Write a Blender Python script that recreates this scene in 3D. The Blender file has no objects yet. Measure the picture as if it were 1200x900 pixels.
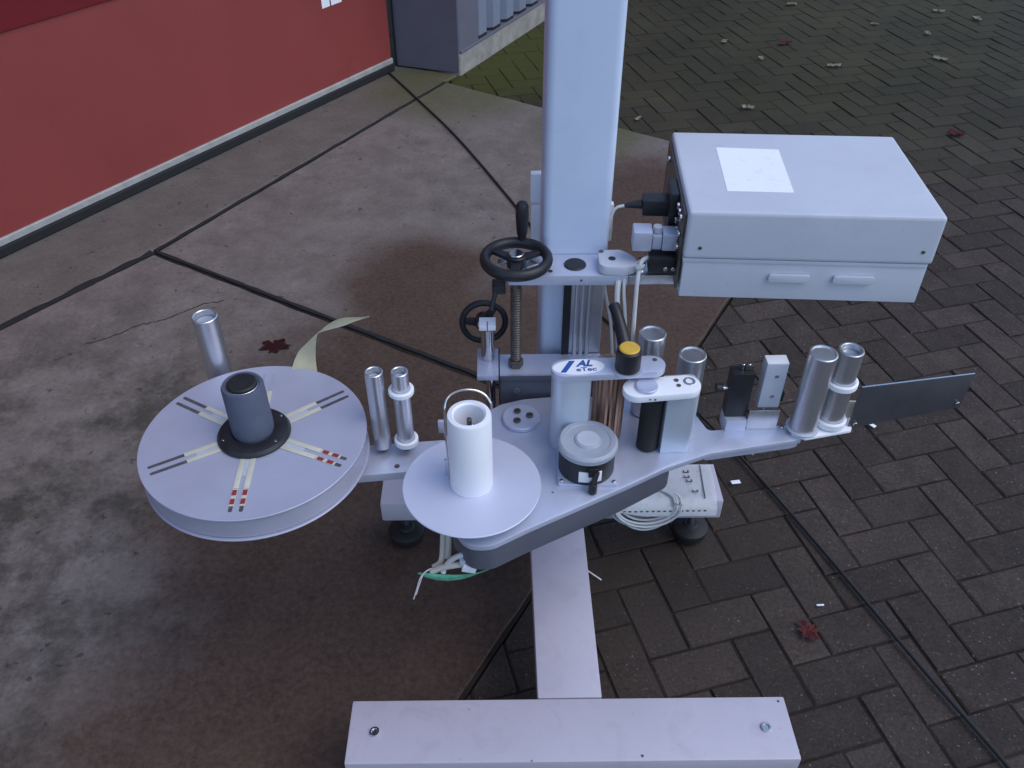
import bpy, bmesh, math, random
from mathutils import Vector, Matrix, Euler
R = math.radians
random.seed(7)
S = bpy.context.scene
COL = S.collection

# ------------------------------------------------------------------ camera
cam_d = bpy.data.cameras.new('camera')
cam = bpy.data.objects.new('camera', cam_d); COL.objects.link(cam)
cam_d.sensor_fit = 'HORIZONTAL'; cam_d.sensor_width = 36
cam_d.lens = 1014 / 1200 * 36
cam_d.clip_start = 0.05; cam_d.clip_end = 900
cam.location = (0, 0, 1.7)
cam.rotation_euler = (R(90 - 39.972), 0, R(-1.126))
S.camera = cam

# ------------------------------------------------------------------ world, sun, exposure
SUN_EL, SUN_AZ = R(57), R(112)        # azimuth clockwise from +Y
w = bpy.data.worlds.new('World'); S.world = w; w.use_nodes = True
nt = w.node_tree; nt.nodes.clear()
sky = nt.nodes.new('ShaderNodeTexSky'); sky.sky_type = 'NISHITA'; sky.sun_disc = False
sky.sun_elevation = SUN_EL; sky.sun_rotation = SUN_AZ
sky.air_density = 1.0; sky.dust_density = 1.0; sky.ozone_density = 2.5
bg = nt.nodes.new('ShaderNodeBackground'); bg.inputs[1].default_value = 0.145
wo = nt.nodes.new('ShaderNodeOutputWorld')
nt.links.new(sky.outputs[0], bg.inputs[0]); nt.links.new(bg.outputs[0], wo.inputs[0])
sun_d = bpy.data.lights.new('sun', 'SUN'); sun_d.energy = 0.6; sun_d.angle = R(45); sun_d.color = (1, 0.97, 0.93)
sun = bpy.data.objects.new('sun', sun_d); COL.objects.link(sun)
sd = Vector((math.sin(SUN_AZ) * math.cos(SUN_EL), math.cos(SUN_AZ) * math.cos(SUN_EL), math.sin(SUN_EL)))
sun.rotation_euler = (-sd).to_track_quat('-Z', 'Y').to_euler()
S.view_settings.view_transform = 'Standard'; S.view_settings.look = 'None'
S.view_settings.exposure = 0.65; S.view_settings.gamma = 1

# ------------------------------------------------------------------ materials
def mat(name):
    m = bpy.data.materials.new(name); m.use_nodes = True
    t = m.node_tree; b = t.nodes['Principled BSDF']
    return m, t, b
def N(t, kind, **k):
    n = t.nodes.new(kind)
    for a, v in k.items():
        if a in n.inputs.keys() if hasattr(n.inputs, 'keys') else False: n.inputs[a].default_value = v
        else: setattr(n, a, v)
    return n
def noise(t, vec, scale, detail=4, rough=.55, dist=0):
    n = t.nodes.new('ShaderNodeTexNoise'); n.inputs['Scale'].default_value = scale
    n.inputs['Detail'].default_value = detail; n.inputs['Roughness'].default_value = rough
    n.inputs['Distortion'].default_value = dist
    if vec: t.links.new(vec, n.inputs['Vector'])
    return n.outputs['Fac']
def ramp(t, fac, a, b, ca=(0, 0, 0, 1), cb=(1, 1, 1, 1)):
    r = t.nodes.new('ShaderNodeMapRange'); r.inputs[1].default_value = a; r.inputs[2].default_value = b
    t.links.new(fac, r.inputs[0]); return r.outputs[0]
def mix(t, fac, a, b, mode='MIX'):
    m = t.nodes.new('ShaderNodeMix'); m.data_type = 'RGBA'; m.blend_type = mode
    for sock, v in ((m.inputs[0], fac), (m.inputs[6], a), (m.inputs[7], b)):
        if isinstance(v, (int, float)): sock.default_value = v
        elif isinstance(v, tuple): sock.default_value = (*v[:3], 1)
        else: t.links.new(v, sock)
    return m.outputs[2]
def mth(t, op, a, b=0.0, clamp=False):
    m = t.nodes.new('ShaderNodeMath'); m.operation = op; m.use_clamp = clamp
    for i, v in enumerate((a, b)):
        if isinstance(v, (int, float)): m.inputs[i].default_value = v
        else: t.links.new(v, m.inputs[i])
    return m.outputs[0]
def bump(t, b, h, strength=.2, dist=.002):
    n = t.nodes.new('ShaderNodeBump'); n.inputs['Strength'].default_value = strength; n.inputs['Distance'].default_value = dist
    t.links.new(h, n.inputs['Height']); t.links.new(n.outputs[0], b.inputs['Normal'])
def pos(t):
    return t.nodes.new('ShaderNodeNewGeometry').outputs['Position']
def scaled(t, v, s):
    m = t.nodes.new('ShaderNodeVectorMath'); m.operation = 'MULTIPLY'; m.inputs[1].default_value = s
    t.links.new(v, m.inputs[0]); return m.outputs[0]
def blob(t, p, c, r0, r1):
    """1 inside r0 of the world point c, falling to 0 at r1"""
    d = t.nodes.new('ShaderNodeVectorMath'); d.operation = 'DISTANCE'; d.inputs[1].default_value = c
    t.links.new(p, d.inputs[0])
    r = t.nodes.new('ShaderNodeMapRange'); r.interpolation_type = 'SMOOTHSTEP'
    r.inputs[1].default_value = r1; r.inputs[2].default_value = r0
    t.links.new(d.outputs['Value'], r.inputs[0]); return r.outputs[0]

def simple(name, c, rough=.5, metal=0., var=.12, scale=30, bmp=.05, aniso=None, spec=.5, dirt=0.0):
    m, t, b = mat(name); p = pos(t)
    v = scaled(t, p, aniso) if aniso else p
    n = noise(t, v, scale, 5)
    col = mix(t, ramp(t, n, .3, .7), tuple(x * (1 - var) for x in c), tuple(min(1, x * (1 + var)) for x in c))
    if dirt:
        n2 = ramp(t, noise(t, p, 14, 6, .7, .6), .52, .75)
        col = mix(t, mth(t, 'MULTIPLY', n2, dirt * .8), col, (c[0] * .45, c[1] * .42, c[2] * .38))
        sp_ = ramp(t, noise(t, p, 130, 3, .6), .70, .74)
        col = mix(t, mth(t, 'MULTIPLY', sp_, min(1, dirt * 2)), col, (c[0] * .35, c[1] * .32, c[2] * .28))
        sc_ = ramp(t, noise(t, scaled(t, p, (9, 60, 60)), 3.5, 2, .5), .74, .76)
        col = mix(t, mth(t, 'MULTIPLY', sc_, min(1, dirt * 1.2)), col, (c[0] * .55, c[1] * .53, c[2] * .5))
    t.links.new(col, b.inputs['Base Color'])
    b.inputs['Metallic'].default_value = metal
    rr = t.nodes.new('ShaderNodeMapRange'); rr.inputs[3].default_value = rough * .8; rr.inputs[4].default_value = min(1, rough * 1.25)
    t.links.new(n, rr.inputs[0]); t.links.new(rr.outputs[0], b.inputs['Roughness'])
    b.inputs['Specular IOR Level'].default_value = spec
    if bmp: bump(t, b, noise(t, v, scale * 12, 3), bmp, .0008)
    return m
M = {}
M['stand'] = simple('light_grey_paint', (.50, .465, .525), .42, var=.03, scale=7, bmp=.06, dirt=.30)
M['column'] = simple('blue_grey_paint', (.60, .68, .83), .40, var=.04, scale=5, bmp=.12, dirt=.12)
M['box'] = simple('control_box_paint', (.55, .565, .63), .45, var=.04, scale=6, bmp=.18, dirt=.16)
M['anod'] = simple('anodised_aluminium', (.57, .60, .73), .42, .45, var=.05, scale=20, bmp=.05, dirt=.12)
M['anodl'] = simple('clear_anodised_aluminium', (.58, .655, .74), .40, .5, var=.04, scale=30, bmp=.04, aniso=(1, 1, .06))
M['anod_dark'] = simple('housing_grey_paint', (.105, .11, .14), .5, .1, var=.06, scale=20, bmp=.08, dirt=.2)
M['reel'] = simple('dull_aluminium_reel', (.49, .49, .595), .48, .35, var=.04, scale=8, bmp=.05, dirt=.10)
M['alu'] = simple('brushed_aluminium', (.66, .67, .70), .34, .9, var=.08, scale=40, bmp=.06, aniso=(1, 1, .04))
M['flange'] = simple('satin_aluminium_disc', (.66, .67, .79), .48, .35, var=.03, scale=8, bmp=.04, dirt=.06)
M['chrome'] = simple('polished_steel', (.68, .67, .67), .16, 1., var=.06, scale=30, bmp=0)
M['darksteel'] = simple('dark_steel', (.16, .14, .12), .4, .8, var=.2, scale=60, bmp=.2)
M['mirror'] = simple('peel_plate_steel', (.15, .15, .165), .38, .65, var=.08, scale=12, bmp=.03, dirt=.3)
M['black'] = simple('black_plastic', (.016, .016, .019), .42, var=.2, scale=40, bmp=.1)
M['rubber'] = simple('black_rubber', (.012, .012, .013), .6, var=.3, scale=50, bmp=.2)
M['navy'] = simple('blue_grey_foam', (.085, .10, .145), .75, var=.1, scale=60, bmp=.3)
M['white'] = simple('white_plastic', (.87, .87, .90), .45, var=.02, scale=20, bmp=.02)
M['cream'] = simple('cream_plastic', (.60, .57, .45), .5, var=.06, scale=60, bmp=.05)
M['yellow'] = simple('yellow_plastic', (.72, .44, .05), .45, var=.08, scale=60, bmp=.05)
M['red'] = simple('red_mark', (.30, .03, .04), .5, var=.2, scale=200, bmp=0)
M['slot'] = simple('dark_slot', (.085, .075, .078), .6, var=.3, scale=120, bmp=0)
M['greyp'] = simple('grey_plastic', (.36, .385, .44), .35, var=.06, scale=50, bmp=.05)
M['greypl'] = simple('pale_grey_plastic', (.50, .52, .58), .4, var=.05, scale=50, bmp=.05)
M['cable'] = simple('grey_cable', (.60, .60, .60), .5, var=.05, scale=60, bmp=0)
M['cablew'] = simple('beige_cable', (.60, .54, .46), .5, var=.08, scale=60, bmp=0)
M['ink'] = simple('dark_ink', (.05, .05, .07), .6, var=.2, scale=100, bmp=0)
M['blue'] = simple('blue_ink', (.02, .09, .34), .5, var=.15, scale=100, bmp=0)
M['green'] = simple('green_wire', (.10, .36, .22), .5, var=.3, scale=120, bmp=.1)
M['brown_reflect'] = simple('chrome_painted_reflection', (.42, .27, .20), .30, .9, var=.65, scale=110, bmp=.3, aniso=(1, 1, .02))  # chrome drive roller; the brown ground's reflection is painted into the colour as stripes
M['liner'] = simple('cream_liner_paper', (.78, .74, .53), .55, var=.06, scale=40, bmp=.1)
M['wall'] = simple('grey_violet_paint', (.125, .12, .155), .6, var=.06, scale=6, bmp=.1, dirt=.3)
M['clad'] = simple('blue_grey_cladding', (.20, .225, .29), .45, var=.05, scale=6, bmp=.05, dirt=.3)
M['plinth'] = simple('plinth_concrete', (.30, .28, .25), .85, var=.25, scale=14, bmp=.5, dirt=.5)
M['seal'] = simple('pale_seal', (.36, .35, .33), .6, var=.12, scale=18, bmp=.1, dirt=.6)
M['gasket'] = simple('black_gasket', (.012, .012, .014), .8, var=.3, scale=40, bmp=.3)
M['redlow'] = simple('faded_red_door_paint', (.26, .044, .040), .5, var=.06, scale=3, bmp=.06, dirt=.22)
M['redtop'] = simple('deep_red_door_paint', (.155, .007, .012), .38, var=.05, scale=3, bmp=.04, dirt=.15)
M['leafp'] = simple('pale_dry_leaf', (.40, .35, .26), .7, var=.3, scale=60, bmp=.3)
M['leafr'] = simple('red_leaf', (.15, .018, .022), .6, var=.4, scale=60, bmp=.3)
M['leafd'] = simple('dark_red_leaf', (.06, .012, .012), .6, var=.4, scale=60, bmp=.3)

def paper_mat():
    m, t, b = mat('printed_paper'); p = pos(t)
    n = noise(t, scaled(t, p, (1, 1, 1)), 60, 6, .7)
    c = mix(t, ramp(t, n, .56, .72), (.93, .93, .93), (.74, .76, .80))
    t.links.new(c, b.inputs['Base Color']); b.inputs['Roughness'].default_value = .6
    return m
M['paper'] = paper_mat()

def concrete_mat():
    m, t, b = mat('stained_concrete'); p = pos(t)
    big = noise(t, p, 1.7, 8, .62); mid = noise(t, p, 7.5, 10, .72); fine = noise(t, p, 70, 6, .75); grit = noise(t, p, 420, 3, .7)
    c = mix(t, ramp(t, mid, .34, .66), (.150, .124, .110), (.225, .190, .170))
    low = blob(t, p, (-1.05, 1.25, 0), .5, 1.5)
    mil = mth(t, 'MULTIPLY', ramp(t, noise(t, p, 4.2, 10, .72), .44, .60), mth(t, 'ADD', mth(t, 'MULTIPLY', low, .72), .18))
    c = mix(t, mil, c, (.060, .053, .043))
    lt = mth(t, 'MULTIPLY', ramp(t, noise(t, p, 5.1, 9, .75), .56, .70), .45)
    c = mix(t, lt, c, (.285, .25, .235))
    strip = t.nodes.new('ShaderNodeVectorMath'); strip.operation = 'DOT_PRODUCT'; t.links.new(p, strip.inputs[0])
    strip.inputs[1].default_value = (.8408, -.5413, 0)
    st_ = ramp(t, strip.outputs['Value'], -2.62, -2.66)          # the older strip along the door is duller
    c = mix(t, mth(t, 'MULTIPLY', st_, .45), c, (.105, .090, .075))
    pores = ramp(t, noise(t, p, 26, 4, .6), .645, .685)
    c = mix(t, mth(t, 'MULTIPLY', pores, .7), c, (.045, .037, .032))
    # brown stains: soaked areas with ragged rims
    s1 = blob(t, p, (.25, 1.62, 0), .75, 1.55); s2 = blob(t, p, (.80, 3.0, 0), .3, 1.0); s3 = blob(t, p, (-.35, .75, 0), .3, 1.0)
    s4 = blob(t, p, (-.28, 2.6, 0), .12, .5)
    s = mth(t, 'MAXIMUM', mth(t, 'MAXIMUM', mth(t, 'MAXIMUM', s1, s2), s3), s4)
    s = mth(t, 'ADD', s, mth(t, 'MULTIPLY', mth(t, 'SUBTRACT', mth(t, 'ADD', mth(t, 'MULTIPLY', big, .5), mth(t, 'MULTIPLY', mid, .5)), .5), 2.2))
    s = ramp(t, s, .3, .85)
    brown = mix(t, ramp(t, mid, .3, .7), (.044, .0255, .018), (.080, .050, .037))
    brown = mix(t, ramp(t, fine, .3, .75), brown, (.098, .062, .046))
    c = mix(t, mth(t, 'MULTIPLY', s, .93), c, brown)
    # rust spots
    rs = ramp(t, noise(t, p, 9, 8, .7), .66, .70)
    c = mix(t, mth(t, 'MULTIPLY', rs, .7), c, (.055, .025, .02))
    # moss near the building corner
    g = mth(t, 'MAXIMUM', blob(t, p, (-.22, 4.42, 0), .15, .75), blob(t, p, (.45, 3.9, 0), .1, .5))
    g = ramp(t, mth(t, 'ADD', g, mth(t, 'MULTIPLY', mth(t, 'SUBTRACT', mid, .5), 1.6)), .35, .95)
    c = mix(t, mth(t, 'MULTIPLY', g, .7), c, (.088, .088, .034))
    c = mix(t, .35, c, mix(t, ramp(t, fine, .3, .7), (.45, .45, .45), (1.45, 1.45, 1.45)), 'MULTIPLY')
    c = mix(t, .5, c, mix(t, ramp(t, grit, .3, .7), (.75, .75, .75), (1.2, 1.2, 1.2)), 'MULTIPLY')
    t.links.new(c, b.inputs['Base Color'])
    b.inputs['Roughness'].default_value = .8; b.inputs['Specular IOR Level'].default_value = .18
    bump(t, b, mth(t, 'ADD', mth(t, 'MULTIPLY', fine, .7), mth(t, 'ADD', mth(t, 'MULTIPLY', grit, .3), mid)), .6, .004)
    return m
M['concrete'] = concrete_mat()

def paver_mat(name, joint=False):
    m, t, b = mat(name); p = pos(t)
    oi = t.nodes.new('ShaderNodeObjectInfo').outputs['Random']
    mid = noise(t, p, 9, 7, .68, .3); fine = noise(t, p, 130, 4, .75); big = noise(t, p, 1.3, 5, .6)
    if joint:
        c = mix(t, ramp(t, mid, .35, .65), (.017, .013, .010), (.040, .031, .024))
    else:
        c = mix(t, oi, (.044, .0345, .0295), (.073, .056, .048))
        c = mix(t, .75, c, mix(t, ramp(t, mid, .3, .7), (.66, .66, .66), (1.3, 1.28, 1.25)), 'MULTIPLY')
        c = mix(t, .8, c, mix(t, ramp(t, fine, .3, .7), (.55, .55, .55), (1.45, 1.45, 1.45)), 'MULTIPLY')
        fl = ramp(t, noise(t, p, 150, 2, .5), .675, .74)
        c = mix(t, mth(t, 'MULTIPLY', fl, .55), c, (.30, .29, .28))
    # dark damp soil next to the slab
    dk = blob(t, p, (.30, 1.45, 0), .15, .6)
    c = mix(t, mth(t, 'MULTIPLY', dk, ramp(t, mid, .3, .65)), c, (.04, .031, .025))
    # moss, thick by the wall and thin further out
    g = mth(t, 'MAXIMUM', blob(t, p, (.05, 4.75, 0), .5, 1.25), mth(t, 'MULTIPLY', blob(t, p, (1.7, 5.8, 0), 1.2, 3.9), .9))
    g = ramp(t, mth(t, 'ADD', g, mth(t, 'MULTIPLY', mth(t, 'SUBTRACT', mid, .5), 1.3)), .3, 1.0)
    c = mix(t, mth(t, 'MULTIPLY', g, .85), c, mix(t, ramp(t, big, .35, .65), (.028, .026, .013), (.052, .050, .021)))
    gw = ramp(t, mth(t, 'ADD', blob(t, p, (.0, 4.85, 0), .25, 1.0), mth(t, 'MULTIPLY', mth(t, 'SUBTRACT', mid, .5), 1.5)), .35, .9)
    c = mix(t, mth(t, 'MULTIPLY', gw, .8), c, (.058, .062, .014))
    t.links.new(c, b.inputs['Base Color']); b.inputs['Roughness'].default_value = .78
    b.inputs['Specular IOR Level'].default_value = .14
    bump(t, b, mth(t, 'ADD', fine, mth(t, 'MULTIPLY', mid, 1.5)), .7, .003)
    return m
M['paver'] = paver_mat('dark_paver'); M['joint'] = paver_mat('joint_soil', True)

# ------------------------------------------------------------------ mesh helpers
def frame(p, d=(0, 0, 1), up=(0, 1, 0)):
    z = Vector(d).normalized(); u = Vector(up)
    if abs(z.dot(u)) > .98: u = Vector((1, 0, 0))
    x = u.cross(z).normalized(); y = z.cross(x)
    m = Matrix((x, y, z)).transposed().to_4x4(); m.translation = Vector(p); return m
def spline(pts, n=8):
    P = [Vector(p) for p in pts]; out = []
    for i in range(len(P) - 1):
        a = P[max(i - 1, 0)]; b = P[i]; c = P[i + 1]; d = P[min(i + 2, len(P) - 1)]
        for k in range(n):
            t = k / n
            out.append(.5 * ((2 * b) + (c - a) * t + (2 * a - 5 * b + 4 * c - d) * t * t + (3 * b - a - 3 * c + d) * t ** 3))
    out.append(P[-1]); return out
def rounded(poly, r, n=5):
    """round the corners of a 2-D polygon; r is one radius or a list"""
    out = []; L = len(poly)
    for i in range(L):
        rr = r[i] if isinstance(r, (list, tuple)) else r
        p = Vector(poly[i][:2]); a = Vector(poly[i - 1][:2]) - p; b = Vector(poly[(i + 1) % L][:2]) - p
        if rr <= 0: out.append(tuple(p)); continue
        an = a.angle(b); tl = min(rr / math.tan(an / 2), a.length * .49, b.length * .49)
        q0 = p + a.normalized() * tl; q1 = p + b.normalized() * tl
        for k in range(n + 1):
            t = k / n
            out.append(tuple((1 - t) ** 2 * q0 + 2 * t * (1 - t) * p + t * t * q1))
    return out
def stadium(a, b, r, n=12):
    a = Vector(a); b = Vector(b); th = math.atan2(b.y - a.y, b.x - a.x); out = []
    for k in range(n + 1): out.append((b.x + r * math.cos(th - math.pi / 2 + math.pi * k / n), b.y + r * math.sin(th - math.pi / 2 + math.pi * k / n)))
    for k in range(n + 1): out.append((a.x + r * math.cos(th + math.pi / 2 + math.pi * k / n), a.y + r * math.sin(th + math.pi / 2 + math.pi * k / n)))
    return out
class MB:
    def __init__(s): s.bm = bmesh.new()
    def _add(s, t, mtx=None, bev=0, seg=2, ang=50):
        bmesh.ops.recalc_face_normals(t, faces=t.faces)
        if bev:
            es = [e for e in t.edges if len(e.link_faces) == 2 and e.calc_face_angle(0) > R(ang)]
            bmesh.ops.bevel(t, geom=es, offset=bev, segments=seg, affect='EDGES', profile=.6, clamp_overlap=True)
        if mtx is not None: bmesh.ops.transform(t, matrix=mtx, verts=t.verts)
        me = bpy.data.meshes.new('tmp'); t.to_mesh(me); t.free(); s.bm.from_mesh(me); bpy.data.meshes.remove(me)
        return s
    def prism(s, poly, z0, z1, bev=0, mtx=None, seg=2):
        t = bmesh.new(); A = [t.verts.new((p[0], p[1], z0)) for p in poly]; B = [t.verts.new((p[0], p[1], z1)) for p in poly]
        n = len(poly); t.faces.new(A[::-1]); t.faces.new(B)
        for i in range(n): t.faces.new((A[i], A[(i + 1) % n], B[(i + 1) % n], B[i]))
        return s._add(t, mtx, bev, seg)
    def box(s, x0, x1, y0, y1, z0, z1, bev=0, mtx=None, seg=2):
        return s.prism([(x0, y0), (x1, y0), (x1, y1), (x0, y1)], z0, z1, bev, mtx, seg)
    def lathe(s, prof, mtx, n=40, closed=False):
        t = bmesh.new(); rings = []
        for r, z in prof:
            if r < 1e-6: rings.append([t.verts.new((0, 0, z))])
            else: rings.append([t.verts.new((r * math.cos(2 * math.pi * k / n), r * math.sin(2 * math.pi * k / n), z)) for k in range(n)])
        prs = list(zip(rings, rings[1:])) + ([(rings[-1], rings[0])] if closed else [])
        for a, b in prs:
            for k in range(n):
                k2 = (k + 1) % n
                if len(a) == 1 and len(b) == 1: continue
                if len(a) == 1: t.faces.new((a[0], b[k2], b[k]))
                elif len(b) == 1: t.faces.new((a[k], a[k2], b[0]))
                else: t.faces.new((a[k], a[k2], b[k2], b[k]))
        return s._add(t, mtx)
    def cyl(s, p, d, r, h, n=24, bev=.001, r2=None):
        r2 = r if r2 is None else r2; b = min(bev, r * .4, r2 * .4, h * .4)
        return s.lathe([(0, 0), (r - b, 0), (r, b), (r2, h - b), (r2 - b, h), (0, h)], frame(p, d), n)
    def rod(s, a, b, r, n=16, r2=None, bev=.001):
        d = Vector(b) - Vector(a); return s.cyl(a, d, r, d.length, n, bev, r2)
    def ring(s, p, d, R_, r, n=48, m=12, sq=1.):
        return s.lathe([(R_ + r * math.cos(2 * math.pi * k / m), r * sq * math.sin(2 * math.pi * k / m)) for k in range(m)], frame(p, d), n, True)
    def pipe(s, p, d, ro, ri, h, n=32, bev=.0012):
        b = bev; return s.lathe([(ri, b), (ri + b, 0), (ro - b, 0), (ro, b), (ro, h - b), (ro - b, h), (ri + b, h), (ri, h - b)], frame(p, d), n, True)
    def tube(s, pts, r, n=8, sm=8, caps=True):
        P = spline(pts, sm) if sm else [Vector(p) for p in pts]; t = bmesh.new(); rings = []; prev = None
        for i, p in enumerate(P):
            d = (P[min(i + 1, len(P) - 1)] - P[max(i - 1, 0)]).normalized()
            if prev is None:
                u = Vector((0, 0, 1)) if abs(d.z) < .9 else Vector((1, 0, 0)); u = (u - d * u.dot(d)).normalized()
            else: u = (prev - d * prev.dot(d)).normalized()
            prev = u; v = d.cross(u); rr = r(i / (len(P) - 1)) if callable(r) else r
            rings.append([t.verts.new(p + (u * math.cos(2 * math.pi * k / n) + v * math.sin(2 * math.pi * k / n)) * rr) for k in range(n)])
        for a, b in zip(rings, rings[1:]):
            for k in range(n): t.faces.new((a[k], a[(k + 1) % n], b[(k + 1) % n], b[k]))
        if caps: t.faces.new(rings[0][::-1]); t.faces.new(rings[-1])
        return s._add(t)
    def build(s, name, m, parent=None, sharp=32):
        me = bpy.data.meshes.new(name); vs = s.bm.verts
        lo = Vector([min(v.co[i] for v in vs) for i in range(3)]); hi = Vector([max(v.co[i] for v in vs) for i in range(3)])
        c = Vector(((lo.x + hi.x) / 2, (lo.y + hi.y) / 2, lo.z))
        bmesh.ops.translate(s.bm, vec=-c, verts=vs); s.bm.to_mesh(me); s.bm.free()
        me.polygons.foreach_set('use_smooth', [True] * len(me.polygons)); me.set_sharp_from_angle(angle=R(sharp))
        me.materials.append(m if not isinstance(m, str) else M[m])
        return link(name, me, c, parent)
WP = {}
def link(name, me, c, parent=None, rot=None):
    o = bpy.data.objects.new(name, me); COL.objects.link(o); o.location = c
    if rot: o.rotation_euler = rot
    WP[o.name] = Vector(c)
    if parent: o.parent = parent; o.matrix_parent_inverse = Matrix.Translation(-WP[parent.name])
    return o
def copy(o, delta, parent):
    """copy of a part (and its sub-parts, sharing mesh data) moved by delta"""
    c = o.copy(); COL.objects.link(c); c.location = o.location + Vector(delta); WP[c.name] = Vector(c.location)
    c.parent = parent; c.matrix_parent_inverse = Matrix.Translation(-WP[parent.name])
    for ch in list(o.children):
        if ch is not c: copy(ch, delta, c)
    return c
def empty(name, loc): return link(name, None, Vector(loc))
def tag(o, label=None, cat=None, group=None, kind=None):
    for k, v in (('label', label), ('category', cat), ('group', group), ('kind', kind)):
        if v: o[k] = v
    return o
def text_mesh(body, size, mtx, depth=.0004, bold=0.):
    cu = bpy.data.curves.new('lettering', 'FONT'); cu.body = body; cu.size = size; cu.extrude = depth; cu.align_x = 'LEFT'; cu.offset = bold
    o = bpy.data.objects.new('lettering', cu); COL.objects.link(o); bpy.context.view_layer.update()
    me = bpy.data.meshes.new_from_object(o.evaluated_get(bpy.context.evaluated_depsgraph_get()))
    COL.objects.unlink(o); bpy.data.objects.remove(o)
    b = MB(); b.bm.from_mesh(me); bpy.data.meshes.remove(me); bmesh.ops.transform(b.bm, matrix=mtx, verts=b.bm.verts); return b

# ================================================================== GROUND
g = MB(); g.box(-300, 300, -300, 300, -.30, -.085)
tag(g.build('ground', 'joint'), kind='structure')

# slab outlines (clockwise from the building)
NE0, NE1 = Vector((1.346, 3.372)), Vector((-.081, .992))          # near edge of the slabs, towards the camera
nd = (NE1 - NE0).normalized(); NE2 = NE1 + nd * 2.6
J0, J1, J2 = Vector((-.262, 4.500)), Vector((-1.282, 2.830)), Vector((-1.70, 2.29)); J3 = J2 + (J2 - J1).normalized() * 4
F0 = J0; K = Vector((.395, 1.787))
def wob(a, b, step=.05, amp=.0025):
    n = max(2, int((b - a).length / step)); d = (b - a).normalized(); p = Vector((-d.y, d.x))
    return [tuple(a + (b - a) * i / n + p * (random.uniform(-amp, amp) if i else 0)) for i in range(n)]
def outline(pts, amp=.0025):
    o = []
    for a, b in zip(pts, pts[1:] + pts[:1]): o += wob(Vector(a), Vector(b), .06, amp)
    return o
def slab(pts, parent, dz=0):
    b = MB(); b.prism(outline(pts), -.08, dz, .0055, seg=1); return b.build('slab', 'concrete', parent)
apron = MB().prism([(-4.8, -2.2), (NE2.x + .004, NE2.y), (NE0.x - .01, NE0.y - .01), (J0.x, J0.y - .006), (-.9, 4.55)], -.084, -.0055)
apron = tag(apron.build('concrete_apron', 'joint'), kind='structure')
gap = .008
jd = (J1 - J0).normalized(); jn = Vector((jd.y, -jd.x))           # from the joint towards the building side?
if jn.x > 0: jn = -jn
slab([J0 - jn * gap, J1 - jn * gap + Vector((.004, -.002)), K + Vector((-.004, .010)), NE0], apron)
slab([J1 - jn * gap + Vector((-.004, -.016)), J2 - jn * gap, J3 - jn * gap, NE2, K + Vector((-.016, -.010))], apron, -.002)
D0 = Vector((-1.8389, 2.7867)); D1 = Vector((-.5387, 4.6758)); dd = (D1 - D0).normalized(); dn = Vector((dd.y, -dd.x))   # door line, dn faces the yard
dback = -dn * .35
slab([J0 + jn * gap, J1 + jn * gap, J2 + jn * gap, J3 + jn * gap, D0 - dd * 4 + dback, D1 + dd * .02 + dback, Vector((-.53, 4.73)), Vector((-.20, 4.60))], apron, .001)

def filler(pts, w0, w1):
    P = [];
    for a, b in zip(pts, pts[1:]):
        n = max(2, int((b - a).length / .05)); P += [a + (b - a) * k / n for k in range(n)]
    P.append(pts[-1]); L_, R_ = [], []
    for i, q in enumerate(P):
        d = (P[min(i + 1, len(P) - 1)] - P[max(i - 1, 0)]).normalized(); p = Vector((-d.y, d.x)); h = random.uniform(w0, w1) / 2
        L_.append(tuple(q + p * h)); R_.append(tuple(q - p * h * random.uniform(.8, 1.2)))
    return MB().prism(L_ + R_[::-1], -.0095, .0016).build('joint_filler', 'gasket', apron)
filler([J0, J1], .010, .018); filler([J1 + (J0 - J1).normalized() * -.01, J2, J3], .018, .034); filler([J1 + Vector((.01, -.006)), K], .010, .017)
ck = MB(); cpts = [Vector((-1.345, 2.255)), Vector((-1.27, 2.295)), Vector((-1.20, 2.36)), Vector((-1.12, 2.385)), Vector((-1.01, 2.483)), Vector((-.93, 2.50))]
cl_ = []
for a, b in zip(cpts, cpts[1:]):
    for k in range(6): cl_.append(a + (b - a) * k / 6 + Vector((random.uniform(-.005, .005), random.uniform(-.005, .005))))
for i in range(len(cl_) - 1):
    a, b = cl_[i], cl_[i + 1]; p = Vector((-(b - a).y, (b - a).x)).normalized() * (.0022 if i % 5 else .0012)
    ck.prism([tuple(a - p), tuple(b - p), tuple(b + p), tuple(a + p)], -.0019, -.0014)
ck.build('crack', 'joint', apron)
# pavers, herringbone
PW, ANG = .1, R(14.3); bx = Vector((math.cos(ANG), math.sin(ANG))); by = Vector((-bx.y, bx.x)); PO = Vector((1.050, 1.4664))
paving = MB().box(-3.5, 6.5, -2.2, 9.0, -.0849, -.008)
# keep the bedding sheet off the slabs: cut as polygons
paving.bm.free()
paving = MB().prism([(NE2.x + .006, NE2.y), (7, -2.2), (7, 9), (-.9, 9), (-.9, 5.0), (J0.x + .05, J0.y + .02), (NE0.x + .006, NE0.y + .002)], -.0845, -.0095)
paving = tag(paving.build('brick_paving', 'joint'), kind='structure')
def clip(poly, p, n):
    out = []
    for a, b in zip(poly, poly[1:] + poly[:1]):
        da = (a - p).dot(n); db = (b - p).dot(n)
        if da >= 0: out.append(a)
        if da * db < 0: out.append(a + (b - a) * (da / (da - db)))
    return out
n_near = Vector((-nd.y, nd.x)); n_near = n_near if n_near.x > 0 else -n_near
fd = (NE0 - J0).normalized(); n_far = Vector((-fd.y, fd.x)); n_far = n_far if n_far.y > 0 else -n_far
W0 = Vector((-.183, 4.606)); W1 = Vector((.3487, 5.5909)); wd = (W1 - W0).normalized(); wn = Vector((wd.y, -wd.x))
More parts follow.
